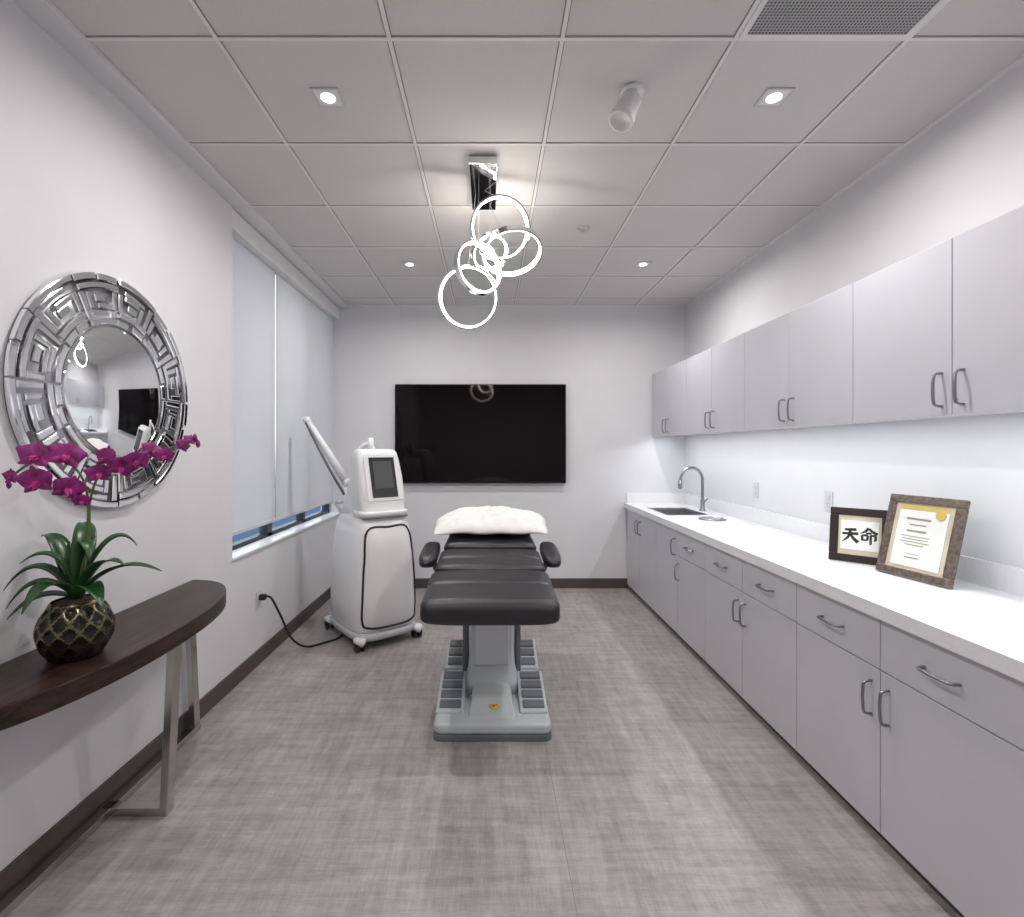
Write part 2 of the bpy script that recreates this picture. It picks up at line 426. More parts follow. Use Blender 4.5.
# ------------------------------------------------------------------ mirror
CY, CZ, RO, RI = 2.015, 1.635, 0.463, 0.262
mr = group('wall_mirror', (XL, CY, CZ))
lathe('backing', [(RO-0.008, 0.0), (RO-0.008, 0.012), (RI-0.02, 0.014), (RI-0.03, 0.012)], M_mback, mr, c=(XL, CY, CZ), n=96, axis='X')
lathe('center_glass', [(RI+0.002, 0.0), (RI+0.002, 0.020), (RI-0.012, 0.026), (0.001, 0.026)], M_mirror, mr, c=(XL, CY, CZ), n=96, axis='X')
bm = bmesh.new()
def wedge(r0, r1, a0, a1, x0, x1, ch=0.004, mi=0):
    n = max(2, int((a1-a0)/math.radians(3)))
    def P(r_, a, x): return (XL+x, CY+r_*math.cos(a), CZ+r_*math.sin(a))
    loops = []
    for (ins, x) in ((0, x0), (0, x1-ch*0.5), (ch, x1)):
        L = []
        for k in range(n+1):
            f = k/n; a = (a0+ins/r0)+(a1-a0-2*ins/r0)*f
            L.append(bm.verts.new(P(r0+ins, a, x)))
        for k in range(n, -1, -1):
            f = k/n; a = (a0+ins/r1)+(a1-a0-2*ins/r1)*f
            L.append(bm.verts.new(P(r1-ins, a, x)))
        loops.append(L)
    for i in range(2):
        A, B = loops[i], loops[i+1]
        for k in range(len(A)):
            bm.faces.new((A[k], A[(k+1) % len(A)], B[(k+1) % len(A)], B[k])).material_index = mi
    T = loops[2]
    for k in range(n):
        bm.faces.new((T[k], T[k+1], T[2*n-k], T[2*n+1-k])).material_index = mi
NS = 12; tw = 2*math.pi/NS; gp = 0.006
def W(r0, r1, k, f0, f1, flip, rf, h):
    if flip: f0, f1 = 1-f1, 1-f0
    if rf: r0, r1 = (0.268+0.463)-r1, (0.268+0.463)-r0
    a0 = k*tw+f0*tw+gp/2/r0; a1 = k*tw+f1*tw-gp/2/r0
    wedge(r0+gp/2, r1-gp/2, a0, a1, 0.008, h)
for k in range(NS):
    fl_ = (k % 4) in (1, 2); rf = k % 2 == 1
    W(0.435, 0.463, k, 0, 1.0, fl_, rf, 0.026)
    W(0.330, 0.435, k, 0.84, 1.0, fl_, rf, 0.022)
    W(0.302, 0.330, k, 0.0, 1.0, fl_, rf, 0.028)
    W(0.330, 0.405, k, 0.0, 0.16, fl_, rf, 0.022)
    W(0.380, 0.405, k, 0.16, 0.62, fl_, rf, 0.026)
    W(0.345, 0.380, k, 0.30, 0.62, fl_, rf, 0.020)
    W(0.408, 0.432, k, 0.20, 0.80, fl_, rf, 0.016)
    W(0.335, 0.405, k, 0.66, 0.80, fl_, rf, 0.018)
    W(0.268, 0.300, k, 0.0, 0.46, fl_, rf, 0.020)
    W(0.268, 0.300, k, 0.50, 1.0, fl_, rf, 0.026)
finish('frame_tiles', bm, M_bevel, mr)

# ------------------------------------------------------------------ console table
tb = group('console_table', (XL+0.2, 1.83, 0))
TC, TA, TBB = 1.83, 0.70, 0.375
poly = []
N = 48
for k in range(N+1):
    a = -math.pi/2+math.pi*k/N; c, s = math.cos(a), math.sin(a)
    poly.append((XL+0.016+(TBB-0.016)*abs(c)**(2/2.3), TC+TA*math.copysign(abs(s)**(2/2.3), s)))
prism('top', poly, 0.685, 0.75, M_wood, tb, bevel=0.004)
def bar(name, p0, p1, wdt, th, up_):
    pr = [(-th/2, -wdt/2), (th/2, -wdt/2), (th/2, wdt/2), (-th/2, wdt/2)]
    bm = bmesh.new(); add_tube(bm, [p0, p1], 1.0, prof=pr, up=up_)
    o = finish(name, bm, M_legmetal, tb, bevel=0.002)
    for p in o.data.polygons: p.use_smooth = False
bar('leg_front', (-1.255, 1.94, 0.0), (-1.185, 1.88, 0.685), 0.045, 0.03, (1, 0, 0))
bar('leg_rear_far', (-1.475, 2.50, 0.0), (-1.475, 2.45, 0.685), 0.045, 0.03, (1, 0, 0))
bar('leg_rear_near', (-1.475, 1.16, 0.0), (-1.475, 1.21, 0.685), 0.045, 0.03, (1, 0, 0))
bar('foot_rail_cross', (-1.245, 1.94, 0.0155), (-1.50, 1.94, 0.0155), 0.045, 0.03, (0, 0, 1))
bar('foot_rail_wall', (-1.475, 1.14, 0.016), (-1.475, 2.52, 0.016), 0.04, 0.029, (0, 0, 1))

# ------------------------------------------------------------------ orchid
PX, PY = -1.325, 1.60
oc = group('potted_orchid', (PX, PY, 0.75))
bm = bmesh.new(); n, rows = 120, 50; rings = []
H = 0.178
for i in range(rows+1):
    t = i/rows; z = t*H
    r_ = 0.050+0.052*math.sin(math.pi*min(1, (t*0.90+0.07)))**0.75
    if t > 0.94: r_ += 0.004
    ring = []
    for k in range(n):
        a = 2*math.pi*k/n
        p = abs(math.sin(6*a+t*9)*math.sin(6*a-t*9))
        rr = r_-0.007*p*(1 if 0.05 < t < 0.92 else 0)
        ring.append(bm.verts.new((PX+rr*math.cos(a), PY+rr*math.sin(a), 0.751+z)))
    rings.append(ring)
for i in range(rows):
    for k in range(n):
        f = bm.faces.new((rings[i][k], rings[i][(k+1) % n], rings[i+1][(k+1) % n], rings[i+1][k])); f.smooth = True
        a = 2*math.pi*(k+.5)/n; t = (i+.5)/rows
        p = abs(math.sin(6*a+t*9)*math.sin(6*a-t*9))
        f.material_index = 1 if (p < 0.16 or t > 0.95) else 0
bm.faces.new(rings[0])
finish('pot', bm, [M_potblk, M_gold], oc)
lathe('moss', [(0.066, 0), (0.055, 0.012), (0.03, 0.02), (0.001, 0.022)], M_soil, oc, c=(PX, PY, 0.912), n=24)

bm = bmesh.new()
def leaf(base, mid, tip, wd):
    base, mid, tip = Vector(base), Vector(mid), Vector(tip)
    n = 14; prev = None
    for i in range(n+1):
        t = i/n
        p = base*(1-t)**2+mid*2*t*(1-t)+tip*t*t
        d = ((mid-base)*(1-t)+(tip-mid)*t).normalized()
        side = d.cross(Vector((0, 0, 1)))
        if side.length < 0.01: side = Vector((1, 0, 0))
        side.normalize(); nn = side.cross(d)
        w_ = wd*(0.40+0.60*math.sin(math.pi*min(1, t*0.85+0.1)))*(1-t**5) + 0.0005
        row = [bm.verts.new(p-side*w_+nn*w_*0.35), bm.verts.new(p-side*w_*0.5+nn*w_*0.1), bm.verts.new(p), bm.verts.new(p+side*w_*0.5+nn*w_*0.1), bm.verts.new(p+side*w_+nn*w_*0.35)]
        if prev:
            for j in range(4):
                f = bm.faces.new((prev[j], prev[j+1], row[j+1], row[j])); f.smooth = True
        prev = row
bx, by, bz = PX, PY, 0.925
leaf((bx, by, bz), (-1.42, 1.58, 1.12), (-1.480, 1.52, 0.98), 0.030)
leaf((bx, by, bz), (-1.40, 1.55, 1.06), (-1.450, 1.50, 0.93), 0.028)
leaf((bx, by, bz), (-1.42, 1.65, 1.16), (-1.49, 1.66, 1.12), 0.030)
leaf((bx, by, bz), (-1.34, 1.68, 1.18), (-1.44, 1.76, 1.15), 0.032)
leaf((bx, by, bz), (-1.22, 1.62, 1.08), (-1.05, 1.60, 1.02), 0.024)
leaf((bx, by, bz), (-1.25, 1.56, 1.04), (-1.16, 1.50, 0.93), 0.030)
leaf((bx, by, bz), (-1.26, 1.66, 1.20), (-1.20, 1.70, 1.08), 0.032)
leaf((bx, by, bz), (-1.29, 1.60, 1.22), (-1.24, 1.55, 1.06), 0.028)
leaf((bx, by, bz), (-1.35, 1.53, 1.06), (-1.36, 1.45, 0.93), 0.032)
leaf((bx, by, bz), (-1.39, 1.55, 0.99), (-1.44, 1.49, 0.90), 0.028)
leaf((bx, by, bz), (-1.36, 1.58, 1.14), (-1.43, 1.52, 1.06), 0.028)
leaf((bx, by, bz), (-1.24, 1.58, 1.10), (-1.13, 1.55, 1.05), 0.024)
o = finish('leaves', bm, M_leaf, oc)
so = o.modifiers.new('thick', 'SOLIDIFY'); so.thickness = 0.002

stemA = [(PX, PY, 0.92), (-1.295, 1.60, 1.10), (-1.27, 1.58, 1.25), (-1.285, 1.56, 1.34), (-1.345, 1.55, 1.385), (-1.41, 1.54, 1.37), (-1.458, 1.53, 1.33)]
stemB = [(PX+0.01, PY, 0.92), (-1.275, 1.59, 1.12), (-1.255, 1.57, 1.25), (-1.21, 1.56, 1.34), (-1.12, 1.55, 1.39), (-1.02, 1.55, 1.405), (-0.93, 1.55, 1.43)]
tube('stem_left', stemA, 0.0036, M_stem, oc, sm=5, seg=8)
tube('stem_right', stemB, 0.0034, M_stem, oc, sm=5, seg=8)
bm = bmesh.new()
def petal(c, R, ang, L, W_, cup, mi=0):
    nU, nV = 6, 4; grid = []
    for i in range(nU+1):
        t = i/nU; row = []
        wv = W_*math.sin(math.pi*(0.08+0.92*t)**0.8)*(1.0) if t < 1 else W_*0.15
        for j in range(-nV//2, nV//2+1):
            s = j/(nV/2)
            x = s*wv; y = L*t; z = cup*(t*t)*L - 0.25*cup*s*s*W_ + 0.12*L*math.sin(3*t)*(1-abs(s))
            v = Vector((x*math.cos(ang)-y*math.sin(ang), x*math.sin(ang)+y*math.cos(ang), z))
            row.append(bm.verts.new(R @ v + c))
        grid.append(row)
    for i in range(nU):
        for j in range(nV):
            f = bm.faces.new((grid[i][j], grid[i][j+1], grid[i+1][j+1], grid[i+1][j])); f.smooth = True; f.material_index = mi
def flower(c, nrm, s, roll=0):
    c = Vector(c); nrm = Vector(nrm).normalized()
    R = nrm.to_track_quat('Z', 'Y').to_matrix() @ Matrix.Rotation(roll, 3, 'Z')
    petal(c, R, 0, 0.85*s, 0.36*s, 0.1)
    petal(c, R, math.radians(130), 0.85*s, 0.34*s, 0.1)
    petal(c, R, math.radians(-130), 0.85*s, 0.34*s, 0.1)
    petal(c, R, math.radians(72), 0.95*s, 0.56*s, 0.2)
    petal(c, R, math.radians(-72), 0.95*s, 0.56*s, 0.2)
    petal(c+nrm*0.004, R, math.radians(180), 0.4*s, 0.2*s, 1.2, 1)
    petal(c+nrm*0.004, R, math.radians(150), 0.25*s, 0.14*s, 1.8, 1)
    petal(c+nrm*0.004, R, math.radians(210), 0.25*s, 0.14*s, 1.8, 1)
fl = [((-1.37, 1.51, 1.39), (0.3, -1, 0.3), 0.056), ((-1.305, 1.54, 1.39), (0.7, -0.8, 0.2), 0.054), ((-1.36, 1.50, 1.315), (0.2, -1, -0.2), 0.056),
      ((-1.29, 1.53, 1.29), (0.8, -0.6, -0.2), 0.050), ((-1.205, 1.54, 1.335), (0.6, -0.8, 0), 0.040), ((-1.18, 1.54, 1.385), (-0.2, -1, 0.2), 0.044),
      ((-1.135, 1.54, 1.355), (0.7, -0.7, -0.3), 0.044), ((-1.085, 1.54, 1.375), (0.2, -1, -0.2), 0.040), ((-1.05, 1.55, 1.405), (0.9, -0.5, 0.3), 0.036),
      ((-1.0, 1.54, 1.39), (0.2, -1, 0), 0.032), ((-0.955, 1.55, 1.42), (1, -0.4, 0.2), 0.027), ((-0.93, 1.55, 1.438), (0.7, -0.6, 0.5), 0.023),
      ((-1.265, 1.55, 1.25), (0.5, -0.8, -0.3), 0.028)]
for i, (c, nn, s) in enumerate(fl): flower(c, nn, s, random.uniform(-0.4, 0.4))
flower((-1.455, 1.52, 1.325), (-0.2, -1, 0), 0.032)
o = finish('blossoms', bm, [M_petal, M_lip], oc)
bm = bmesh.new()
for c in [(-0.915, 1.55, 1.445), (-0.905, 1.55, 1.425), (-1.472, 1.53, 1.30)]:
    add_lathe(bm, [(0.001, -0.012), (0.006, -0.006), (0.007, 0.002), (0.004, 0.010), (0.0005, 0.013)], c, 10)
finish('buds', bm, M_petal, oc)

# ------------------------------------------------------------------ laser device
Y0d, X0d = 3.84, -0.905
RZ = math.radians(38)
dv = group('aesthetic_laser_machine', (X0d, Y0d, 0), (0, 0, RZ))
MI = (Matrix.Translation((X0d, Y0d, 0)) @ Matrix.Rotation(RZ, 4, 'Z')).inverted()
def loc(p): return tuple(MI @ Vector(p))
BT = [(0.10, .235, .300), (0.14, .252, .325), (0.30, .254, .334), (0.48, .250, .330), (0.64, .243, .318), (0.76, .234, .298), (0.84, .225, .272), (0.90, 0.208, 0.235), (0.925, 0.185, 0.20)]
loft('body', [(0.085, 0, 0.02, 0.20, 0.27)]+[(z, 0, 0, a, b_) for z, a, b_ in BT]+[(0.93, 0, 0.01, 0.13, 0.14)],
     M_white, dv, True, 'XY', 4.0, 48)
HC = -0.115; HX = 0.012
loft('console_head', [(0.90, HX, 0.04+HC, 0.170, 0.15), (0.97, HX, 0.04+HC, 0.175, 0.145), (1.05, HX, 0.04+HC, 0.184, 0.13), (1.20, HX, 0.06+HC, 0.181, 0.11), (1.33, HX, 0.085+HC, 0.172, 0.085), (1.385, HX, 0.095+HC, 0.162, 0.07), (1.405, HX, 0.10+HC, 0.145, 0.05), (1.41, HX, 0.10+HC, 0.11, 0.02)],
     M_white, dv, True, 'XY', 5.0, 48)
loft('rear_fairing', [(0.88, 0, 0.09, 0.195, 0.14), (0.98, 0, 0.09, 0.175, 0.12), (1.10, 0, 0.07, 0.155, 0.10), (1.22, 0, 0.04, 0.135, 0.08), (1.30, 0, 0.01, 0.11, 0.06)], M_white, dv, True, 'XY', 3.5, 40)
def slab_on(name, hw, za, zb, ya, yb, m, off, cx=0, th=0.006, bev=0.004):
    ya += HC; yb += HC; cx += HX
    bm = bmesh.new()
    v = []
    for o_ in (0, th):
        for (sx, z, y) in ((-1, za, ya), (1, za, ya), (1, zb, yb), (-1, zb, yb)):
            v.append(bm.verts.new((cx+sx*hw, y-off-o_, z)))
    for f in ((0, 1, 2, 3), (4, 5, 6, 7), (0, 1, 5, 4), (1, 2, 6, 5), (2, 3, 7, 6), (3, 0, 4, 7)): bm.faces.new([v[i] for i in f])
    return finish(name, bm, m, dv, True, bevel=bev)
slab_on('screen_surround', 0.138, 1.03, 1.37, -0.094, 0.004, M_white, 0.0, bev=0.003)
slab_on('screen', 0.102, 1.055, 1.348, -0.0867, -0.0023, M_screen, 0.006)
slab_on('display', 0.076, 1.12, 1.32, -0.068, -0.0104, mat('display_ui', (0.085, 0.087, 0.09), 0.2), 0.0125, th=0.001, bev=0)
loft('shelf', [(0.915, 0, -0.14, 0.170, 0.10), (0.92, 0, -0.145, 0.190, 0.115), (0.945, 0, -0.145, 0.195, 0.12), (0.958, 0, -0.145, 0.19, 0.115)], M_white, dv, True, 'XY', 4, 40)
tube('shelf_seam', [(x, -0.145-0.117*(1-(abs(x)/0.192)**4)**0.25, 0.912) for x in [-0.18+0.36*i/24 for i in range(25)]], 0.005, M_rubber, dv, True)
pp = [(-0.155, 0.83), (0.0, 0.845), (0.155, 0.83), (0.19, 0.62), (0.204, 0.40), (0.206, 0.20), (0.165, 0.155), (0, 0.145), (-0.165, 0.155), (-0.206, 0.20), (-0.204, 0.40), (-0.19, 0.62)]
def front_surf(x, z):
    hw, hd = BT[-1][1:]
    for A, B in zip(BT, BT[1:]):
        if A[0] <= z <= B[0]:
            t = (z-A[0])/(B[0]-A[0]); hw = A[1]+(B[1]-A[1])*t; hd = A[2]+(B[2]-A[2])*t; break
    u = min(0.98, abs(x)/hw)
    return -hd*(1-u**4)**0.25
pts = catmull([(x, 0, z) for x, z in pp], 5, True)
pts = [(p.x, front_surf(p.x, p.z)-0.001, p.z) for p in pts]
tube('panel_gasket', pts, 0.008, M_black, dv, True, closed=True, seg=8)
# dark tapered strip on the right front edge
bm = bmesh.new()
zz = [0.20+0.60*i/24 for i in range(25)]; rows_ = []
for i, z in enumerate(zz):
    wd_ = 0.004+0.028*math.sin(math.pi*min(1, (i+1)/26))**0.7
    xe = 0.226-0.02*max(0, z-0.45)/0.35
    rows_.append([bm.verts.new((xx, front_surf(xx, z)-0.004, z)) for xx in (xe-wd_, xe-wd_*0.5, xe, xe+wd_*0.3)])
for A, B in zip(rows_, rows_[1:]):
    for j in range(3):
        f = bm.faces.new((A[j], A[j+1], B[j+1], B[j])); f.smooth = True
finish('edge_strip', bm, M_black, dv, True)
bm = bmesh.new()
for i in range(12):
    z = 0.22+i*0.028
    add_box(bm, 0.20, 0.257, -0.17, 0.05, z, z+0.012)
finish('side_vents', bm, M_black, dv, True, bevel=0.002)
loft('chassis', [(0.055, 0, 0, 0.23, 0.30), (0.065, 0, 0, 0.252, 0.33), (0.10, 0, 0, 0.26, 0.338), (0.115, 0, 0, 0.247, 0.32)], M_white2, dv, True, 'XY', 4, 40)
bm = bmesh.new(); bm2 = bmesh.new()
for sx in (-1, 1):
    for sy in (-1, 1):
        cx, cy = sx*0.225, sy*0.285
        for k in (-0.022, 0.022):
            add_lathe(bm, [(0.001, -0.012), (0.030, -0.012), (0.036, -0.007), (0.036, 0.007), (0.030, 0.012), (0.001, 0.012)], (cx+k, cy, 0.037), 24, 'X')
        loft('', [(0.045, cx, cy, 0.012, 0.045), (0.07, cx, cy, 0.040, 0.052), (0.088, cx, cy, 0.040, 0.048), (0.096, cx, cy, 0.03, 0.03)], None, plane='XY', e=2.5, n=20, bm=bm2)
finish('wheels', bm, M_black, dv, True); finish('caster_covers', bm2, M_white, dv, True)
A0, A1, A2 = (-1.12, 3.97, 0.80), (-1.14, 3.98, 1.14), (-1.45, 3.96, 1.64)
tube('arm_post', [loc(A0), loc(A1)], 0.034, M_white, dv, True, seg=16)
tube('arm_boom', [loc(A1), loc((-1.30, 3.97, 1.40)), loc(A2)], [0.034, 0.030, 0.022], M_white, dv, True, seg=16)
tube('arm_cable', [loc((-1.15, 3.95, 1.05)), loc((-1.24, 3.92, 1.22)), loc((-1.35, 3.93, 1.42)), loc((-1.455, 3.95, 1.62))], 0.010, M_rubber, dv, True, sm=5)
bm = bmesh.new()
for c, q in ((A1, 1.0), (A2, 0.75)):
    add_lathe(bm, [(0.001, -0.035*q), (0.034*q, -0.035*q), (0.038*q, -0.02*q), (0.038*q, 0.02*q), (0.034*q, 0.035*q), (0.001, 0.035*q)], loc(c), 20, 'Y')
finish('arm_joints', bm, M_white, dv, True)
tube('handpiece_hose', [loc((-1.09, 4.0, 0.9)), loc((-1.10, 4.0, 1.15)), loc((-1.08, 4.0, 1.32)), loc((-1.03, 4.0, 1.42)), loc((-0.97, 4.0, 1.45)), loc((-0.93, 4.0, 1.40))], 0.019, M_white, dv, True, sm=5, seg=12)
tube('handpiece', [loc((-0.955, 4.0, 1.36)), loc((-0.955, 4.0, 1.50))], [0.028, 0.022], M_white, dv, True, seg=14)
tube('rear_handle', [(-0.13, 0.20, 0.86), (-0.15, 0.31, 0.95), (-0.13, 0.35, 0.98), (0.13, 0.35, 0.98), (0.15, 0.31, 0.95), (0.13, 0.20, 0.86)], 0.014, M_white2, dv, True, sm=4, seg=12)
pc = group('power_cord', (-1.4, 3.3, 0))
tube('cable', [(XL+0.04, 3.28, 0.44), (-1.44, 3.29, 0.43), (-1.40, 3.34, 0.30), (-1.36, 3.42, 0.12), (-1.30, 3.52, 0.02), (-1.20, 3.62, 0.0085), (-1.12, 3.72, 0.0085), (-1.09, 3.80, 0.04)], 0.0075, M_black, pc, sm=6)
box('plug', XL+0.0095, XL+0.05, 3.262, 3.298, 0.42, 0.458, M_black, pc, bevel=0.006)

# ------------------------------------------------------------------ treatment chair
ch = group('treatment_chair', (0.01, 2.8, 0))
cx = 0.0
def pad(name, y0, y1, z0c, z1c, hw0, hw1, ht, grooves=(), e=5.5, rnd=0.05, m=M_leather):
    ys_ = []
    n = 44
    for i in range(n+1): ys_.append(y0+(y1-y0)*i/n)
    secs = []
    for y in ys_:
        t = (y-y0)/(y1-y0); zc = z0c+(z1c-z0c)*t; hw = hw0+(hw1-hw0)*t
        dd = min(y-y0, y1-y)
        k = 1.0
        if dd < rnd: k = math.sqrt(max(0.0, 1-(1-dd/rnd)**2))
        kh = 0.35+0.65*k; kw = (hw-rnd*(1-k)*0.9)
        for gpos in grooves:
            q = math.exp(-((y-gpos)/0.012)**2); kh -= 0.16*q; kw -= 0.004*q
        secs.append((y, cx, zc, kw, ht*kh))
    loft(name, secs, m, ch, False, 'XZ', e, 44)
pad('leg_cushion', 2.13, 2.60, 0.700, 0.735, 0.305, 0.302, 0.058, (2.38,))
pad('seat_cushion', 2.60, 2.95, 0.737, 0.775, 0.294, 0.287, 0.060, (2.77,))
pad('back_cushion', 2.95, 3.60, 0.785, 0.880, 0.280, 0.235, 0.062, (3.16, 3.38))
bm = bmesh.new()
add_tube(bm, [(-0.285, 2.60, 0.782), (0.285, 2.60, 0.782)], 0.006)
add_tube(bm, [(-0.272, 2.95, 0.828), (0.272, 2.95, 0.828)], 0.006)
finish('piping', bm, M_leather, ch)
prism('support_frame', [(-0.20, 2.22), (0.20, 2.22), (0.24, 2.4), (0.24, 2.92), (-0.24, 2.92), (-0.24, 2.4)], 0.640, 0.662, M_chair, ch, bevel=0.008)
boxes('back_frame', [(-0.18, -0.13, 2.85, 3.5, 0.70, 0.745), (0.13, 0.18, 2.85, 3.5, 0.70, 0.745)], M_chair2, ch, bevel=0.006)
for s in (-1, 1):
    x = s*0.345
    secs = []
    for i in range(21):
        t = i/20; y = 2.72+0.42*t; k = math.sqrt(max(0.02, 1-(2*t-1)**4))
        secs.append((y, x+s*0.006, 0.780+0.03*t, 0.052*k, 0.038*k))
    loft('armrest_pad', secs, M_leather, ch, False, 'XZ', 3.2, 28)
    tube('armrest_bracket', [(s*0.33, 2.95, 0.745), (s*0.31, 2.95, 0.69), (s*0.22, 2.90, 0.66)], 0.016, M_chair2, ch, sm=4)
loft('lift_column', [(0.08, 0.01, 2.90, 0.165, 0.20), (0.13, 0.01, 2.90, 0.150, 0.17), (0.19, 0.01, 2.90, 0.132, 0.14), (0.30, 0.01, 2.90, 0.124, 0.13), (0.56, 0.01, 2.88, 0.130, 0.14), (0.61, 0.01, 2.86, 0.150, 0.18), (0.64, 0.01, 2.84, 0.170, 0.21)], M_chair, ch, False, 'XY', 6, 44)
box('column_front_plate', -0.085, 0.105, 2.745, 2.762, 0.22, 0.56, M_white2, ch, bevel=0.012, seg=3)
boxes('column_side_rail', [(-0.155, -0.125, 2.84, 2.98, 0.09, 0.55), (0.145, 0.175, 2.84, 2.98, 0.09, 0.55)], M_chair2, ch, bevel=0.008)
def rounded(pts, r_, n=6):
    out = []; L = len(pts)
    for i in range(L):
        p0, p, p1 = Vector(pts[i-1]), Vector(pts[i]), Vector(pts[(i+1) % L])
        a = p+(p0-p).normalized()*r_; c = p+(p1-p).normalized()*r_
        for k in range(n+1):
            t = k/n; q = a*(1-t)**2+p*2*t*(1-t)+c*t*t; out.append((q.x, q.y))
    return out
base_poly = rounded([(-0.275, 2.41), (0.300, 2.41), (0.295, 2.84), (0.19, 2.90), (0.29, 3.00), (0.28, 3.28), (-0.26, 3.28), (-0.27, 3.00), (-0.17, 2.90), (-0.272, 2.84)], 0.045)
prism('base_skirt', [(0.01+(x-0.01)*1.01, 2.83+(y-2.83)*1.008) for x, y in base_poly], 0.0, 0.03, M_chair2, ch, bevel=0.004)
prism('base_plate', base_poly, 0.028, 0.082, M_chair, ch, bevel=0.018, seg=4)
loft('base_hump', [(2.45, 0.01, 0.072, 0.11, 0.012), (2.49, 0.01, 0.072, 0.12, 0.022), (2.62, 0.01, 0.074, 0.11, 0.035), (2.72, 0.01, 0.08, 0.105, 0.05), (2.8, 0.01, 0.09, 0.105, 0.07), (3.1, 0.01, 0.09, 0.10, 0.06), (3.24, 0.01, 0.08, 0.09, 0.02)], M_chair, ch, False, 'XZ', 5, 36)
bm = bmesh.new(); bmf = bmesh.new()
def ramp_box(b, xa, xb, ya, yb, z0, za, zb):
    vs = [b.verts.new(p) for p in ((xa, ya, z0), (xb, ya, z0), (xa, yb, z0), (xb, yb, z0), (xa, ya, za), (xb, ya, za), (xa, yb, zb), (xb, yb, zb))]
    for f in ((0, 2, 3, 1), (4, 5, 7, 6), (0, 1, 5, 4), (2, 6, 7, 3), (0, 4, 6, 2), (1, 3, 7, 5)): b.faces.new([vs[i] for i in f])
for s in (-1, 1):
    for (ya, yb, cnt, zr) in ((2.52, 2.82, 4, 0.060), (3.02, 3.25, 3, 0.075)):
        xa, xb = (0.01+s*0.150, 0.01+s*0.275); xa, xb = min(xa, xb), max(xa, xb)
        ramp_box(bmf, xa-0.008, xb+0.006, ya-0.012, yb+0.012, 0.07, 0.094, 0.094+zr)
        st = (yb-ya)/cnt
        for i in range(cnt):
            y = ya+i*st+0.011; f0 = (y-ya)/(yb-ya); f1 = (y+st-0.022-ya)/(yb-ya)
            ramp_box(bm, xa+0.008, xb-0.008, y, y+st-0.022, 0.08, 0.106+zr*f0, 0.106+zr*f1)
finish('foot_pedals', bm, M_chair2, ch, bevel=0.005, seg=2); finish('pedal_tray', bmf, M_chair, ch, bevel=0.006)
lathe('warning_label', [(0.026, 0.0), (0.026, 0.002), (0.001, 0.0022)], M_yellow, ch, c=(0.02, 2.545, 0.1005), n=24)
lathe('label_mark', [(0.010, 0.0), (0.010, 0.001), (0.001, 0.0011)], M_black, ch, c=(0.02, 2.545, 0.1028), n=3)

# pillow
pl = group('pillow', (0.0, 3.28, 0.93))
bm = bmesh.new(); n = 56; G = {}
def prof(u, v):
    return (max(0, (1-abs(u)**2.4))*max(0, (1-abs(v)**2.3)))**0.55
hwp, hdp = 0.362, 0.235
def crease(u, v, u0, k, wd, amp):
    return -amp*math.exp(-((u-u0-k*v)/wd)**2)
for side in (1, -1):
    for i in range(n+1):
        for j in range(n+1):
            u = -1+2*i/n; v = -1+2*j/n
            if side == -1 and (i in (0, n) or j in (0, n)): G[(side, i, j)] = G[(1, i, j)]; continue
            h = prof(u, v)
            wr = (0.006*math.sin(5*u+3*v+1)+0.004*math.sin(14*v-6*u)+0.003*math.sin(23*u+4*v))*h
            wr += (crease(u, v, 0.30, -0.5, 0.06, 0.014)+crease(u, v, -0.5, 0.45, 0.07, 0.015)+crease(u, v, -0.05, 0.25, 0.05, 0.008)+crease(u, v, 0.68, 0.3, 0.05, 0.012)+crease(u, v, -0.78, -0.2, 0.05, 0.010))*h
            cr = (abs(u)*abs(v))**3
            x = hwp*u*(1-0.07*v*v+0.015*math.sin(6*v)+0.02*cr); y = 3.25+hdp*v*(1-0.14*u*u+0.025*math.sin(7*u)+0.05*cr)
            zb = 0.938+0.13*(y-3.27)-0.016*abs(u)**3+0.004*math.sin(9*u)
            z = zb+(0.082*h+wr if side == 1 else -0.038*h)
            G[(side, i, j)] = bm.verts.new((x+0.005, y, z))
for side in (1, -1):
    for i in range(n):
        for j in range(n):
            f = bm.faces.new((G[(side, i, j)], G[(side, i+1, j)], G[(side, i+1, j+1)], G[(side, i, j+1)])); f.smooth = True
finish('pillow_body', bm, M_pillow, pl, subsurf=1)

# ------------------------------------------------------------------ chandelier
cd = group('ring_chandelier', (-0.035, 2.7, ZC))
box('canopy', -0.105, 0.035, 2.46, 2.94, 2.815, ZC-0.006, M_chrome, cd, bevel=0.003)
def ring(c, R, rot, name):
    Rm = Euler([math.radians(a) for a in rot]).to_matrix()
    N = 72
    def pts(r_): return [Rm @ Vector((r_*math.cos(2*math.pi*k/N), 0, r_*math.sin(2*math.pi*k/N)))+Vector(c) for k in range(N)]
    for nm, r_, hw, hh, mm in (('band_'+name, R, 0.005, 0.016, M_chrome), ('led_'+name, R-0.0085, 0.004, 0.011, M_led)):
        bm = bmesh.new(); P = pts(r_)
        ax = Rm @ Vector((0, 1, 0)); rings = []
        for k in range(N):
            rad = (P[k]-Vector(c)).normalized()
            rings.append([bm.verts.new(P[k]+rad*a*hw+ax*b_*hh) for a, b_ in ((-1, -1), (1, -1), (1, 1), (-1, 1))])
        for k in range(N):
            A, B = rings[k], rings[(k+1) % N]
            for j in range(4): bm.faces.new((A[j], A[(j+1) % 4], B[(j+1) % 4], B[j]))
        finish(nm, bm, mm, cd)
ring((0.055, 2.72, 2.610), 0.162, (14, 0, 12), 'a')
ring((0.122, 2.80, 2.510), 0.168, (64, 0, 14), 'b')
ring((-0.060, 2.66, 2.375), 0.140, (-4, 0, 34), 'c')
ring((-0.120, 2.76, 2.245), 0.166, (18, 0, -10), 'd')
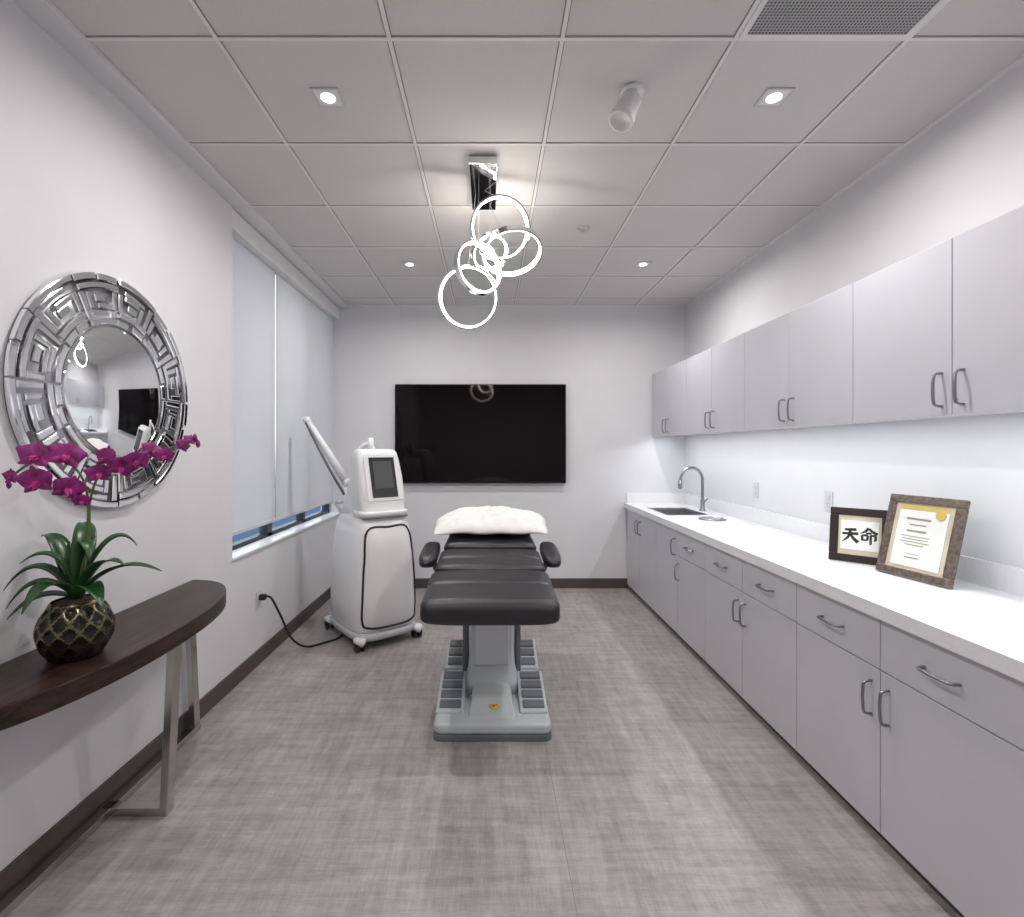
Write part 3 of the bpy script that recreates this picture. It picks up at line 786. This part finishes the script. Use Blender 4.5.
ring((0.000, 2.88, 2.54), 0.108, (44, 0, 26), 'e')
bm = bmesh.new()
for a, b_ in (((-0.03, 2.72, 2.815), (0.05, 2.70, 2.765)), ((0.0, 2.88, 2.815), (0.11, 2.93, 2.59)), ((-0.06, 2.66, 2.815), (-0.06, 2.66, 2.513)), ((-0.08, 2.76, 2.815), (-0.12, 2.76, 2.405)), ((0.0, 2.84, 2.815), (0.0, 2.84, 2.62))):
    add_tube(bm, [a, b_], 0.0012, seg=6)
finish('cables', bm, M_steel, cd)

# ------------------------------------------------------------------ ceiling fixtures
def downlight(x, y, power):
    d = group('recessed_downlight', (x, y, ZC))
    z1 = ZC-0.0005; h = 0.056; q = 0.047
    boxes('trim_ring', [(x-h, x+h, y-h, y-q, z1-0.005, z1), (x-h, x+h, y+q, y+h, z1-0.005, z1), (x-h, x-q, y-q, y+q, z1-0.005, z1), (x+q, x+h, y-q, y+q, z1-0.005, z1)], M_white2, d)
    box('trim_plate', x-q, x+q, y-q, y+q, z1-0.003, z1, M_grid, d)
    lathe('lens', [(0.029, -0.003), (0.029, -0.0045), (0.001, -0.005)], M_lamp, d, c=(x, y, z1), n=28)
    l = bpy.data.lights.new('downlight_beam', 'AREA'); l.shape = 'DISK'; l.size = 0.056; l.energy = power; l.color = (1.0, 0.97, 0.945); l.spread = math.radians(170)
    lo_ = bpy.data.objects.new('downlight_beam', l); COL.objects.link(lo_); lo_.location = (x, y, ZC-0.008); attach(lo_, d)
for (x, y) in ((-0.667, 2.06), (1.17, 2.06), (-0.63, 3.92), (1.2, 3.92), (-0.667, 0.2), (1.17, 0.2)):  # last two are out of view, added for general room light
    downlight(x, y, 14)

vt = group('ceiling_air_vent', (1.17, 1.46, ZC))
box('perforated_panel', 0.88, 1.46, 1.17, 1.75, ZC-0.006, ZC-0.001, M_vent, vt)
boxes('vent_frame', [(0.873, 1.467, 1.162, 1.182, ZC-0.010, ZC-0.0005), (0.873, 1.467, 1.738, 1.757, ZC-0.010, ZC-0.0005), (0.873, 0.893, 1.182, 1.738, ZC-0.010, ZC-0.0005), (1.447, 1.467, 1.182, 1.738, ZC-0.010, ZC-0.0005)], M_grid, vt)
sp = group('fire_sprinkler', (0.61, 3.28, ZC))
lathe('escutcheon', [(0.042, 0), (0.040, -0.006), (0.016, -0.012), (0.012, -0.02), (0.017, -0.024), (0.017, -0.027), (0.001, -0.028)], M_white2, sp, c=(0.61, 3.28, ZC-0.0005), n=24)
cs = group('ceiling_spotlight', (0.58, 2.02, ZC))
lathe('mount', [(0.048, 0), (0.048, -0.014), (0.040, -0.020), (0.001, -0.020)], M_white, cs, c=(0.575, 2.02, ZC-0.0005), n=28)
ax_ = Vector((-0.42, -0.15, -0.88)).normalized()
Rm = ax_.to_track_quat('Z', 'Y').to_matrix()
bm = bmesh.new()
add_lathe(bm, [(0.001, -0.062), (0.034, -0.062), (0.042, -0.052), (0.044, -0.02), (0.044, 0.030), (0.050, 0.033), (0.051, 0.062), (0.043, 0.062), (0.036, 0.045), (0.001, 0.043)], (0.548, 2.01, ZC-0.085), 28, R=Rm)
finish('head', bm, M_white, cs)
tube('yoke', [(0.575, 2.02, ZC-0.018), (0.595, 2.02, ZC-0.05), (0.590, 2.012, ZC-0.075)], 0.010, M_white, cs, sm=3)

# ------------------------------------------------------------------ frames on counter
def picframe(name, bl, br, H, m, fw, depth, lean):
    bl, br = Vector(bl), Vector(br); d = br-bl; W = d.length
    yaw = math.atan2(d.y, d.x); a = -math.radians(lean)
    c = (bl+br)/2
    g_ = group(name, (c.x, c.y, ZTOP+depth*math.sin(-a)+0.001), (a, 0, yaw))
    boxes('moulding', [(-W/2, W/2, 0, depth, 0, fw), (-W/2, W/2, 0, depth, H-fw, H), (-W/2, -W/2+fw, 0, depth, fw, H-fw), (W/2-fw, W/2, 0, depth, fw, H-fw)], m, g_, True, bevel=0.004, seg=3)
    box('backing', -W/2+0.005, W/2-0.005, depth*0.5, depth*0.9, 0.005, H-0.005, M_frame1, g_, True)
    zt = H*0.62
    th = math.radians(lean)
    back = 0.11
    foot = (0, back, math.tan(th)*back - (depth*math.sin(th)+0.001)/math.cos(th)+0.001)
    tube('easel_strut', [(0, depth*0.9, zt), foot], 0.006, M_frame1, g_, True)
    return g_, W
g1, W1 = picframe('framed_calligraphy', (1.66, 2.455, 0), (1.83, 2.285, 0), 0.260, M_frame1, 0.036, 0.016, 12)
box('mat_board', -W1/2+0.032, W1/2-0.032, 0.006, 0.008, 0.032, 0.228, M_matboard, g1, True)
box('paper', -0.074, 0.074, 0.004, 0.006, 0.060, 0.200, M_paper, g1, True)
bm = bmesh.new()
def stroke(p0, p1, w0, w1):
    p0, p1 = Vector(p0), Vector(p1); d = (p1-p0).normalized(); nn = Vector((-d.y, d.x))
    q = [p0+nn*w0, p1+nn*w1, p1-nn*w1, p0-nn*w0]
    bm.faces.new([bm.verts.new((v.x, 0.0035, v.y)) for v in q])
k = 0.032; X1, Zc = -0.036, 0.130
def st(cx_, pts, ws):
    for (a, b_), (w0, w1) in zip(zip(pts, pts[1:]), zip(ws, ws[1:])):
        stroke((cx_+a[0]*k, Zc+a[1]*k), (cx_+b_[0]*k, Zc+b_[1]*k), w0*k*1.5, w1*k*1.5)
st(X1, [(-0.7, 0.75), (0.75, 0.85)], [0.11, 0.14]); st(X1, [(-1.0, 0.15), (1.0, 0.25)], [0.11, 0.14])
st(X1, [(0.0, 0.8), (-0.05, 0.1), (-0.35, -0.5), (-1.0, -1.1)], [0.13, 0.12, 0.11, 0.03])
st(X1, [(0.0, 0.2), (0.4, -0.5), (1.0, -1.05)], [0.08, 0.14, 0.17])
X2 = 0.036
st(X2, [(0.0, 1.2), (-0.4, 0.7), (-1.0, 0.3)], [0.13, 0.11, 0.03]); st(X2, [(0.0, 1.15), (0.45, 0.7), (1.05, 0.35)], [0.09, 0.13, 0.15])
st(X2, [(-0.35, 0.42), (0.35, 0.45)], [0.09, 0.1])
st(X2, [(-0.8, 0.1), (-0.75, -0.7)], [0.1, 0.1]); st(X2, [(-0.8, 0.1), (-0.1, 0.12), (-0.15, -0.6)], [0.09, 0.1, 0.1]); st(X2, [(-0.75, -0.6), (-0.12, -0.55)], [0.08, 0.08])
st(X2, [(0.2, 0.12), (0.85, 0.15), (0.82, -0.55), (0.6, -0.6)], [0.09, 0.11, 0.11, 0.05]); st(X2, [(0.25, 0.15), (0.25, -1.2)], [0.1, 0.1])
finish('ink_characters', bm, M_ink, g1, True)
g2, W2 = picframe('framed_certificate', (1.722, 2.238, 0), (1.775, 1.933, 0), 0.350, M_frame2, 0.034, 0.022, 14)
box('mat_board', -W2/2+0.032, W2/2-0.032, 0.008, 0.010, 0.032, 0.318, M_matboard, g2, True)
box('paper', -0.100, 0.100, 0.006, 0.008, 0.046, 0.305, M_paper, g2, True)
bm = bmesh.new()
for (z, hw, th) in ((0.250, 0.05, 0.004), (0.225, 0.035, 0.002), (0.198, 0.04, 0.0045), (0.175, 0.06, 0.0015), (0.163, 0.055, 0.0015), (0.151, 0.06, 0.0015), (0.139, 0.04, 0.0015), (0.10, 0.03, 0.001), (0.085, 0.03, 0.002)):
    add_box(bm, -0.015-hw, -0.015+hw, 0.0045, 0.006, z-th, z+th)
finish('printed_lines', bm, mat('print_gray', (0.30, 0.26, 0.20), 0.7), g2, True)
lathe('seal', [(0.020, 0.0), (0.020, 0.001), (0.001, 0.0011)], M_seal, g2, True, c=(0.070, 0.0035, 0.275), n=24, axis='Y')
box('gold_banner', -0.100, 0.100, 0.0052, 0.0062, 0.288, 0.305, M_seal, g2, True)

# ------------------------------------------------------------------ lights / world
l = bpy.data.lights.new('undercabinet_glow', 'AREA'); l.shape = 'RECTANGLE'; l.size = 0.022; l.size_y = 4.4; l.energy = 13; l.color = (0.93, 0.97, 1.0)
o = bpy.data.objects.new('undercabinet_glow', l); COL.objects.link(o); o.location = (1.68, 2.72, 1.537); attach(o, up)

wd = bpy.data.worlds.new('World'); S.world = wd; wd.use_nodes = True
nt = wd.node_tree; bg = nt.nodes['Background']
tc = nt.nodes.new('ShaderNodeTexCoord'); sx = nt.nodes.new('ShaderNodeSeparateXYZ'); r = nt.nodes.new('ShaderNodeValToRGB')
nt.links.new(tc.outputs['Generated'], sx.inputs[0])
mm = nt.nodes.new('ShaderNodeMapRange'); mm.inputs[1].default_value = -0.4; mm.inputs[2].default_value = 0.6
nt.links.new(sx.outputs['Z'], mm.inputs[0]); nt.links.new(mm.outputs[0], r.inputs['Fac'])
r.color_ramp.elements[0].position = 0.0; r.color_ramp.elements[0].color = (0.03, 0.045, 0.07, 1)
r.color_ramp.elements[1].position = 1.0; r.color_ramp.elements[1].color = (0.86, 0.92, 1.0, 1)
e = r.color_ramp.elements.new(0.34); e.color = (0.05, 0.09, 0.16, 1)
e = r.color_ramp.elements.new(0.44); e.color = (0.92, 0.96, 1.0, 1)
nt.links.new(r.outputs[0], bg.inputs['Color']); bg.inputs['Strength'].default_value = 2.8

# ------------------------------------------------------------------ camera
cam = bpy.data.cameras.new('camera'); co = bpy.data.objects.new('camera', cam); COL.objects.link(co)
co.location = (0, 0, 1.41); co.rotation_euler = (math.pi/2, 0, 0)
cam.sensor_width = 36; cam.lens = 500/1024*36
cam.shift_x = 22/1024; cam.shift_y = -9.5/1024
cam.clip_start = 0.05
S.camera = co
